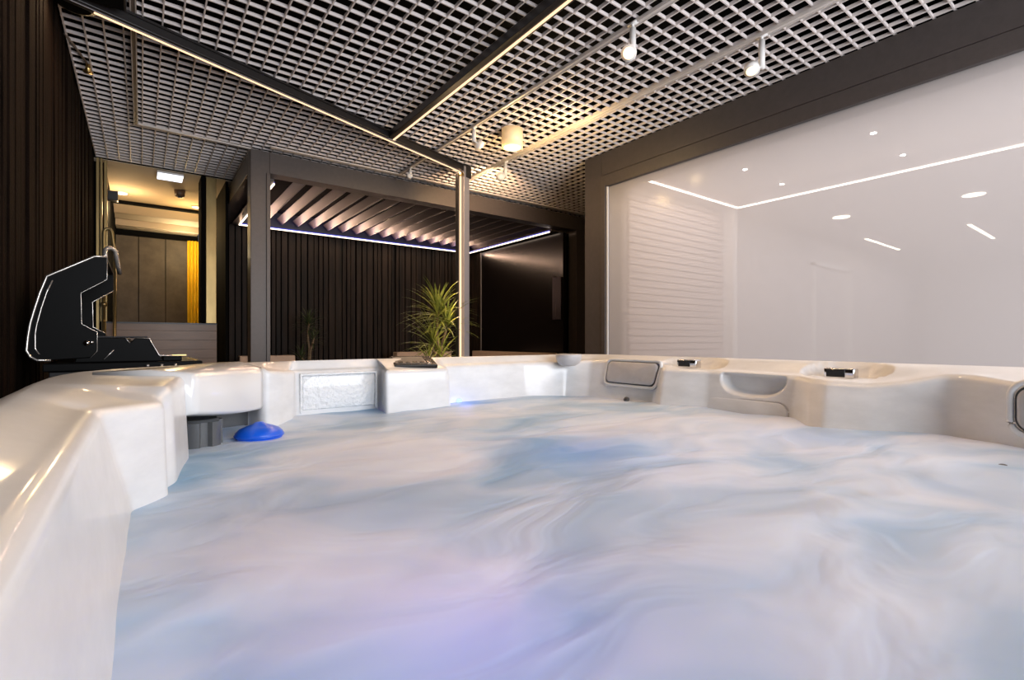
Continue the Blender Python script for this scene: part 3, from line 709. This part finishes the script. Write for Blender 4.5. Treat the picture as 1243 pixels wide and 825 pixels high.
def pillow(mat, w, h, r, taper=0.0, lab=None):
    po = [(p[0] * (1 - taper * (0.5 - p[1] / h)), p[1]) for p in rrect(w, h, r)]
    gap = [(p[0] * (1 + .005 / w * 2), p[1] * (1 + .004 / h * 2)) for p in po]
    big = [(p[0] * (1 + .013 / w * 2), p[1] * (1 + .011 / h * 2)) for p in po]
    hr = link('headrest', slab(po, mat, -0.02, 0.010, 0.006), 'pillow', tub, True)
    if lab: hr['label'] = lab
    g = link('headrest_gap', slab(gap, mat, -0.02, 0.0035, 0.0), 'darkgrey', tub, True); 
    bm = bmesh.new(); tube(bm, [mat @ Vector((p[0], p[1], -0.001)) for p in big], 0.0075, 8, closed=True)
    link('headrest_surround', bm, 'acrylic', tub, True)
# far pillow (by the corner) and near right pillow; local x runs along the wall, z points into the tub
m1 = frame_mat((1.772, 1.465, -.150), (0.03, 1, 0), (0.33, 0, 1)) 
def into(m):  # make sure normal points to tub centre
    nn = Vector((m[0][2], m[1][2], m[2][2]))
    if nn.dot(Vector((cx_, cy_, -.1)) - m.translation) < 0:
        u = Vector((m[0][0], m[1][0], m[2][0])); v = Vector((m[0][1], m[1][1], m[2][1])); return frame_mat(m.translation, -u, v)
    return m
pillow(into(m1), .29, .098, .022, 0.06, 'grey headrest near the far corner')
m2 = frame_mat((1.682, .065, -.166), (0.115, 1, 0), (0.0, 0, 1))
pillow(into(m2), .32, .108, .032, 0.0, 'grey headrest at the right edge')
# lower lumbar pad, arch outline
pts = []
m3 = into(frame_mat((1.772, .955, -.262), (0, 1, 0), (0.25, 0, 1)))
pad = [(p[0] * (1 - .0), p[1]) for p in rrect(.335, .085, .040)]
link('lumbar_pad', slab(pad, m3, -0.01, 0.006, 0.003), 'acrylic', tub, True)
bm = bmesh.new(); tube(bm, [m3 @ Vector((p[0] * 1.02, p[1] * 1.05, 0.002)) for p in pad], 0.0032, 8, closed=True); link('pad_seam', bm, 'pillow', tub, True)

# textured bright plate in the back wall
bm = bmesh.new(); box(bm, .455, .722, 1.842, 1.856, -.250, -.128, bev=0.006); link('waterfall_plate', bm, 'texpanel', tub, True)['label'] = 'bright textured clear plate'
bm = bmesh.new(); box(bm, .448, .730, 1.838, 1.852, -.128, -.118, bev=0.004); box(bm, .448, .455, 1.838, 1.852, -.26, -.118, bev=0.003); box(bm, .722, .730, 1.838, 1.852, -.26, -.118, bev=0.003)
link('plate_frame', bm, 'texpanel', tub, True)

# filter cover (white cap on the left corner)
bm = bmesh.new(); arc = []
p0 = Vector((.088, 1.318, 0)); p1 = Vector((.292, 1.655, 0)); mid = Vector((.215, 1.47, 0))
for k in range(15):
    f = k / 14; q = p0 * (1 - f) ** 2 + mid * 2 * f * (1 - f) + p1 * f * f; arc.append(q)
prof = [(-.030, -.190), (0, -.185), (.004, -.178), (.004, -.092), (0, -.080), (-.010, -.074)]
inn = Vector((.5, -.25, 0)).normalized() ; rings = []
for k, q in enumerate(arc):
    f = k / 14; dz = -.022 * f + .020 * (1 - f) - .006 * math.sin(PI * f)
    ring = []
    for (o_, z) in prof:
        zz = z + (dz if z < -.15 else 0) - (0.006 * f if z > -.1 else 0)
        ring.append(bm.verts.new((q.x + inn.x * o_, q.y + inn.y * o_, zz)))
    # top plate reaching back over the rim
    bk = Vector((-.085, 1.40, 0)).lerp(Vector((.20, 1.80, 0)), f)
    ring.append(bm.verts.new(((q.x * .5 + bk.x * .5), (q.y * .5 + bk.y * .5), -.0665))); ring.append(bm.verts.new((bk.x, bk.y, -.070))); ring.append(bm.verts.new((bk.x, bk.y, -.080)))
    rings.append(ring)
for a, b in zip(rings, rings[1:]):
    for i in range(len(a)): bm.faces.new([a[i], a[(i + 1) % len(a)], b[(i + 1) % len(a)], b[i]])
bm.faces.new(rings[0][::-1]); bm.faces.new(rings[-1])
link('filter_cover', bm, 'cap', tub, True)['label'] = 'plain white moulded filter cover'
# niche lining + filter cartridge
bm = bmesh.new()
for k in range(20):
    a = 2 * PI * k / 20; a2 = 2 * PI * (k + .5) / 20
bm.free(); bm = bmesh.new(); poly = []
for k in range(72):
    a = 2 * PI * k / 72; rr = 0.050 + (0.007 if (k % 12) < 7 else -0.005); poly.append((.115 + rr * math.cos(a), 1.50 + rr * math.sin(a)))
prism(bm, poly, 'z', -.30, -.207, bev=0.0)
cyl(bm, (.115, 1.50, -.207), (.115, 1.50, -.201), .05, .044, 40)
link('filter', bm, 'filter', tub)
link('filter_backing', P([(.0, 1.40), (.02, 1.40), (.02, 1.57), (.13, 1.69), (.268, 1.74), (.27, 1.755), (.12, 1.72), (-.005, 1.58)], 'z', -.36, -.12), 'filter', tub)

# control touchpad
bm = bmesh.new(); mat = Matrix.Translation((.885, 1.85, -.093)) @ Matrix.Rotation(math.radians(-16), 4, 'Z') @ Matrix.Rotation(math.radians(11), 4, 'X')
box(bm, -.085, .085, -.075, .085, -.006, .010, bev=0.003, mat=mat); cp = link('control_panel', bm, 'glossblack', tub)
bm = bmesh.new(); box(bm, -.075, .045, -.055, .065, .0095, .0115, mat=mat); link('display', bm, 'darkgrey', cp)
bm = bmesh.new(); box(bm, .050, .060, -.055, -.01, .0095, .0118, mat=mat); link('button', bm, 'trim', cp)
for k in range(4):
    bm = bmesh.new(); box(bm, -.065 + .028 * k, -.047 + .028 * k, -.045, -.025, .0112, .0125, mat=mat); link('button', bm, 'glossblack', cp)
# diverter handles in the bowls
for (x, y) in ((1.862, 1.225), (1.862, .655)):
    bm = bmesh.new(); mt = Matrix.Translation((x, y, -.094 if y > 1 else -.104)) @ Matrix.Rotation(math.radians(4), 4, 'Z')
    box(bm, -.024, .024, -.040, .048, -.024, .011, bev=0.005, mat=mt); h = link('diverter_handle', bm, 'chrome', tub, True)
    bm = bmesh.new(); box(bm, -.0265, -.020, -.014, .040, -.018, .006, bev=0.002, mat=mt); link('grip', bm, 'glossblack', h)
    bm = bmesh.new(); cyl(bm, (x, y, -.15), (x, y, -.122), .014, seg=20); link('stem', bm, 'darkgrey', h, True)
# cup recess at the far corner
bm = bmesh.new()
for k in range(10):
    pass
segs = 40; prev = None
for k, (r, z) in enumerate([(.075, -.066), (.083, -.069), (.086, -.075), (.083, -.081), (.080, -.090), (.068, -.110), (.045, -.122), (.0, -.126)]):
    pass
prof = [(.062, -.0700), (.070, -.0680), (.074, -.0715), (.0745, -.080), (.072, -.092), (.062, -.112), (.040, -.124), (.001, -.128)]
cc = Vector((1.665, 1.76, 0)); rg = []
for (r, z) in prof: rg.append([bm.verts.new((cc.x + .85 * r * math.cos(2 * PI * k / segs), cc.y + .85 * r * math.sin(2 * PI * k / segs), z)) for k in range(segs)])
for a, b in zip(rg, rg[1:]):
    for i in range(segs): bm.faces.new([a[i], a[(i + 1) % segs], b[(i + 1) % segs], b[i]])
bm.faces.new([bm.verts.new((cc.x + .0527 * math.cos(2 * PI * k / segs), cc.y + .0527 * math.sin(2 * PI * k / segs), -.074)) for k in range(segs)])
link('speaker_pod', bm, 'pillow', tub, True)['label'] = 'round grey pod on the far rim corner'
# jets just at water level
def jet(x, y, z, nrm_):
    a = Vector(nrm_).normalized(); p = Vector((x, y, z)); bm = bmesh.new()
    cyl(bm, p, p + a * .008, .015, .012, 24); j = link('jet', bm, 'filter', tub, True)
    bm = bmesh.new(); cyl(bm, p + a * .006, p + a * .011, .008, .007, 16); link('nozzle', bm, 'darkgrey', j, True)
jet(1.735, 1.46, -.268, (-1, 0, .6)); jet(1.47, .215, -.277, (-.3, 0, 1))
# underwater lights
for (x, y, z, e, c) in ((1.09, 1.77, -.292, .8, (0.22, 0.28, 1.0)), (.85, .85, -.44, 2.5, (0.14, 0.30, 1.0)), (.24, .36, -.42, 3, (0.34, 0.22, 1.0)), (1.45, .6, -.45, 1.5, (.3, .5, 1.0))):
    light('underwater_light', 'POINT', (x, y, z), e, c, 0.05, parent=tub)
bm = bmesh.new(); cyl(bm, (1.085, 1.835, -.262), (1.085, 1.815, -.260), .012, .010, 20); link('light_lens', bm, glow('lens_blue', (0.3, 0.4, 1.0), 2.5), tub, True)

# chlorine floater
fl = thing('chlorine_floater', 'bright blue round dispenser floating by the filter', 'floater', (.262, 1.517, WZ))
bm = bmesh.new(); prof = [(.035, -.03), (.055, -.014), (.061, -.002), (.060, .006), (.050, .016), (.034, .023), (.018, .028), (.010, .034), (.001, .035)]; rg = []
for (r, z) in prof: rg.append([bm.verts.new((.262 + r * math.cos(2 * PI * k / 36), 1.517 + r * math.sin(2 * PI * k / 36), WZ + z + .004)) for k in range(36)])
for a, b in zip(rg, rg[1:]):
    for i in range(36): bm.faces.new([a[i], a[(i + 1) % 36], b[(i + 1) % 36], b[i]])
bm.faces.new(rg[0]); link('body', bm, 'blue', fl, True)
bm = bmesh.new(); tube(bm, [(.262 + .0605 * math.cos(2 * PI * k / 36), 1.517 + .0605 * math.sin(2 * PI * k / 36), WZ + .003) for k in range(36)], .003, 6, closed=True); link('rim', bm, 'blue', fl, True)

# ================================================================== GRILL
gr = thing('gas_grill', 'black enamel barbecue grill with raised lid left of the tub', 'grill', (-0.05, 2.5, FLOOR))
GY0, GY1 = 2.45, 3.02
lid = [(-.328, -.037), (-.324, .013), (-.318, .060), (-.307, .111), (-.293, .170), (-.274, .232), (-.141, .317), (-.105, .319), (-.105, .232), (-.181, .176), (-.179, .060), (-.134, .030), (-.134, -.042), (-.153, -.067), (-.263, -.074), (-.300, -.073), (-.318, -.060)]
bm = bmesh.new(); prism(bm, lid, 'y', GY0, GY0 + .022, bev=0.003); prism(bm, lid, 'y', GY1 - .022, GY1, bev=0.003)
outer = [lid[i] for i in (14, 15, 16, 0, 1, 2, 3, 4, 5, 6, 7)]
for a, b in zip(outer, outer[1:]):
    v = Vector((b[0] - a[0], b[1] - a[1])); nn = Vector((v.y, -v.x)).normalized() * 0.012
    prism(bm, [a, b, (b[0] + nn.x, b[1] + nn.y), (a[0] + nn.x, a[1] + nn.y)], 'y', GY0 + .01, GY1 - .01)
lidob = link('lid', bm, 'grill', gr)
bm = bmesh.new(); tube(bm, [(p[0], GY0 - .002, p[1]) for p in outer], 0.0042, 8); link('edge_trim', bm, 'trim', lidob, True)
bm = bmesh.new(); tube(bm, [(p[0], GY0 - .002, p[1]) for p in [(-.259, .218), (-.275, .172), (-.289, .115), (-.301, .055), (-.305, .022), (-.305, -.031), (-.294, -.052)]], 0.0022, 8)
tube(bm, [(p[0], GY0 - .001, p[1]) for p in [lid[7], lid[8], lid[9], lid[10], lid[11], lid[12], lid[13]]], 0.0013, 6); link('edge_trim', bm, 'trim', lidob, True)
bm = bmesh.new(); tube(bm, [(p[0], GY1 - .024, p[1]) for p in [lid[8], lid[9], lid[10], lid[11]]], 0.0022, 6); link('edge_trim', bm, 'trim', lidob, True)
bm = bmesh.new(); pts = [(-.112, GY0 + .03, .318)]
for k in range(9):
    a = PI - PI * k / 8; pts.append((-.098 + .016 * math.cos(a), GY0 + .05 + .003 * k, .345 + .018 * math.sin(a)))
pts += [(-.075, GY0 + .09, .30), (-.070, GY0 + .12, .27)]
tube(bm, pts, 0.008, 10)
bm2 = bm; link('handle', bm2, 'trim', lidob, True)
bm = bmesh.new(); cyl(bm, (-.163, GY0 - .012, -.011), (-.163, GY0 + .01, -.011), .0095, seg=20); cyl(bm, (-.150, GY0 - .014, -.009), (-.150, GY0, -.009), .006, seg=16); link('hinge_bolt', bm, 'chrome', gr, True)
body = [(-.28, -.085), (-.134, -.085), (.075, -.085), (.070, -.072), (.058, -.060), (.028, .005), (-.030, .008), (-.040, -.006), (-.052, .008), (-.10, .010), (-.135, .008)]
bm = bmesh.new(); prism(bm, [(-.20, -.085), (.072, -.085), (.058, -.062), (.026, .005), (-.020, .008), (-.032, -.008), (-.046, .008), (-.12, .010), (-.18, .008)], 'y', GY0 + .008, GY1 - .02, bev=0.003)
fb = link('firebox', bm, 'grill', gr)
bm = bmesh.new(); tube(bm, [(-.020, GY0 + .004, .008), (.026, GY0 + .004, .006), (.058, GY0 + .004, -.062), (.125, GY0 + .004, -.066)], 0.0022, 6); tube(bm, [(-.115, GY0 + .004, -.075), (-.085, GY0 + .004, -.038)], 0.0028, 6); tube(bm, [(-.05, GY0 + .004, .008), (-.036, GY0 + .004, -.012)], 0.002, 6); link('edge_trim', bm, 'trim', fb, True)
bm = bmesh.new()
for k in range(9):
    yy = GY0 + .04 + k * .058; cyl(bm, (-.16, yy, .012), (.02, yy, .012), .003, seg=8)
link('cooking_grate', bm, 'darkgrey', gr)
bm = bmesh.new(); box(bm, -.285, .205, GY0 - .02, GY1 + .02, -.116, -.086, bev=0.004); tb = link('side_shelf', bm, 'grill', gr)
bm = bmesh.new(); box(bm, .07, .135, GY0 + .01, GY0 + .20, -.086, -.066, bev=0.004); link('side_tray', bm, 'grill', gr)
bm = bmesh.new(); box(bm, .10, .15, GY0 + .005, GY0 + .02, -.064, -.060); cyl(bm, (.155, GY0, -.075), (.185, GY0, -.086), .0025, seg=8); link('edge_trim', bm, 'brass', tb)
for k in range(3):
    bm = bmesh.new(); cyl(bm, (.02 + .045 * k, GY0 - .035, -.101), (.02 + .045 * k, GY0 - .02, -.101), .006, seg=14); link('knob', bm, 'trim', gr, True)
bm = bmesh.new(); box(bm, -.27, .19, GY0, GY1, FLOOR + .10, -.117, bev=0.004); link('cart', bm, 'profile', gr)
for (x, y) in ((-.24, GY0 + .04), (.16, GY0 + .04), (-.24, GY1 - .04), (.16, GY1 - .04)):
    bm = bmesh.new(); cyl(bm, (x - .012, y, FLOOR + .05), (x + .012, y, FLOOR + .05), .05, seg=24); link('wheel', bm, 'darkgrey', gr, True)

# ================================================================== PLANTS
def plant(label, base, top_z, tufts, leafmat, nleaf=46, group=None, leaf_len=0.36):
    t = thing('dracaena_plant', label, 'plant', base, group)
    bx_, by_, _ = base
    prof = [(.12, FLOOR), (.17, FLOOR + .32), (.18, FLOOR + .33), (.165, FLOOR + .33), (.155, FLOOR + .29)]
    bm = bmesh.new(); rg = []
    for (r, z) in prof: rg.append([bm.verts.new((bx_ + r * math.cos(2 * PI * k / 32), by_ + r * math.sin(2 * PI * k / 32), z)) for k in range(32)])
    for a, b in zip(rg, rg[1:]):
        for i in range(32): bm.faces.new([a[i], a[(i + 1) % 32], b[(i + 1) % 32], b[i]])
    bm.faces.new(rg[0]); link('pot', bm, 'pot', t, True)
    bm = bmesh.new(); cyl(bm, (bx_, by_, FLOOR + .27), (bx_, by_, FLOOR + .30), .157, seg=32); link('soil', bm, 'soil', t)
    for (dx, dy, z, ll, nl) in tufts:
        bm = bmesh.new(); pts = []; zb = FLOOR + .29
        for k in range(9):
            f = k / 8; pts.append((bx_ + dx * f * f + .012 * math.sin(k * 1.7 + dx * 30), by_ + dy * f * f, zb + (z - zb) * f))
        tube(bm, pts, [.020 - .008 * k / 8 for k in range(9)], 10); link('trunk', bm, 'bark', t, True)
        bm = bmesh.new(); c = Vector((bx_ + dx, by_ + dy, z))
        for q in range(nl):
            az = q * 2.39996 + random.uniform(-.2, .2); f = q / nl
            el = math.radians(82 - 92 * f + random.uniform(-9, 9)); L = ll * random.uniform(.75, 1.08) * (0.8 + .2 * math.sin(PI * f))
            w = random.uniform(.008, .012); hd = Vector((math.cos(az), math.sin(az), 0)); sd = Vector((-math.sin(az), math.cos(az), 0))
            p = c + Vector((0, 0, -.10 * f)); dir_el = el; last = None; ns = 9
            for k in range(ns + 1):
                s = k / ns; ww = w * (0.55 + 1.2 * s if s < .3 else 0.91 * (1 - ((s - .3) / .7) ** 1.6) + .03)
                dv = hd * math.cos(dir_el) + Vector((0, 0, math.sin(dir_el))); up = sd.cross(dv).normalized()
                row = [bm.verts.new(p - sd * ww - up * ww * -.35), bm.verts.new(p), bm.verts.new(p + sd * ww + up * ww * .35)]
                if last:
                    for i in (0, 1): bm.faces.new([last[i], last[i + 1], row[i + 1], row[i]])
                last = row; p = p + dv * (L / ns); dir_el -= math.radians(random.uniform(3, 8)) * (0.6 + s)
        lo = link('leaves', bm, leafmat, t, True)
    return t
plant('large bright green spiky palm beside the lit vertical post', (2.36, 4.38, FLOOR), .6, [(.0, .0, .30, .46, 70), (.07, -.06, .20, .44, 56), (-.03, .04, .0, .44, 50), (.03, -.02, -.14, .36, 40), (-.10, .0, -.18, .28, 26)], 'leaf')
light('post_glow', 'AREA', (2.46, 4.16, 0.35), 9, (1.0, 0.66, 0.34), 2.2, rot=(0, math.radians(90), 0), size_y=0.03)
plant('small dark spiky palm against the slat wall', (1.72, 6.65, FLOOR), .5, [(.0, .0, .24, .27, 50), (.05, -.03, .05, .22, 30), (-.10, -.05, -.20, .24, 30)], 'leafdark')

# ================================================================== LIGHT AND CAMERA
w = bpy.data.worlds.new('World'); scene.world = w; w.use_nodes = True
bg = w.node_tree.nodes['Background']; bg.inputs[0].default_value = (0.80, 0.86, 1.0, 1); bg.inputs[1].default_value = 0.3
# added area light behind the viewer, stands in for assumed facade daylight
light('added_daylight_fill', 'AREA', (1.9, -2.45, 0.25), 255, (0.90, 0.94, 1.0), 3.6, rot=(math.radians(82), 0, 0), size_y=2.2)

cam = bpy.data.cameras.new('camera'); co = bpy.data.objects.new('camera', cam); COL.objects.link(co)
cam.sensor_width = 36; cam.lens = 600 / 1243 * 36; cam.clip_start = 0.02
co.location = (0, 0, 0); co.rotation_euler = (math.radians(90), 0, -math.atan2(0.6, 0.8))
scene.camera = co
vs_ = scene.view_settings; vs_.view_transform = 'Standard'; vs_.look = 'None'; vs_.gamma = 1; vs_.use_curve_mapping = False; vs_.exposure = 0.0
scene.cycles.use_denoising = True
scene.cycles.max_bounces = 8; scene.cycles.sample_clamp_indirect = 6
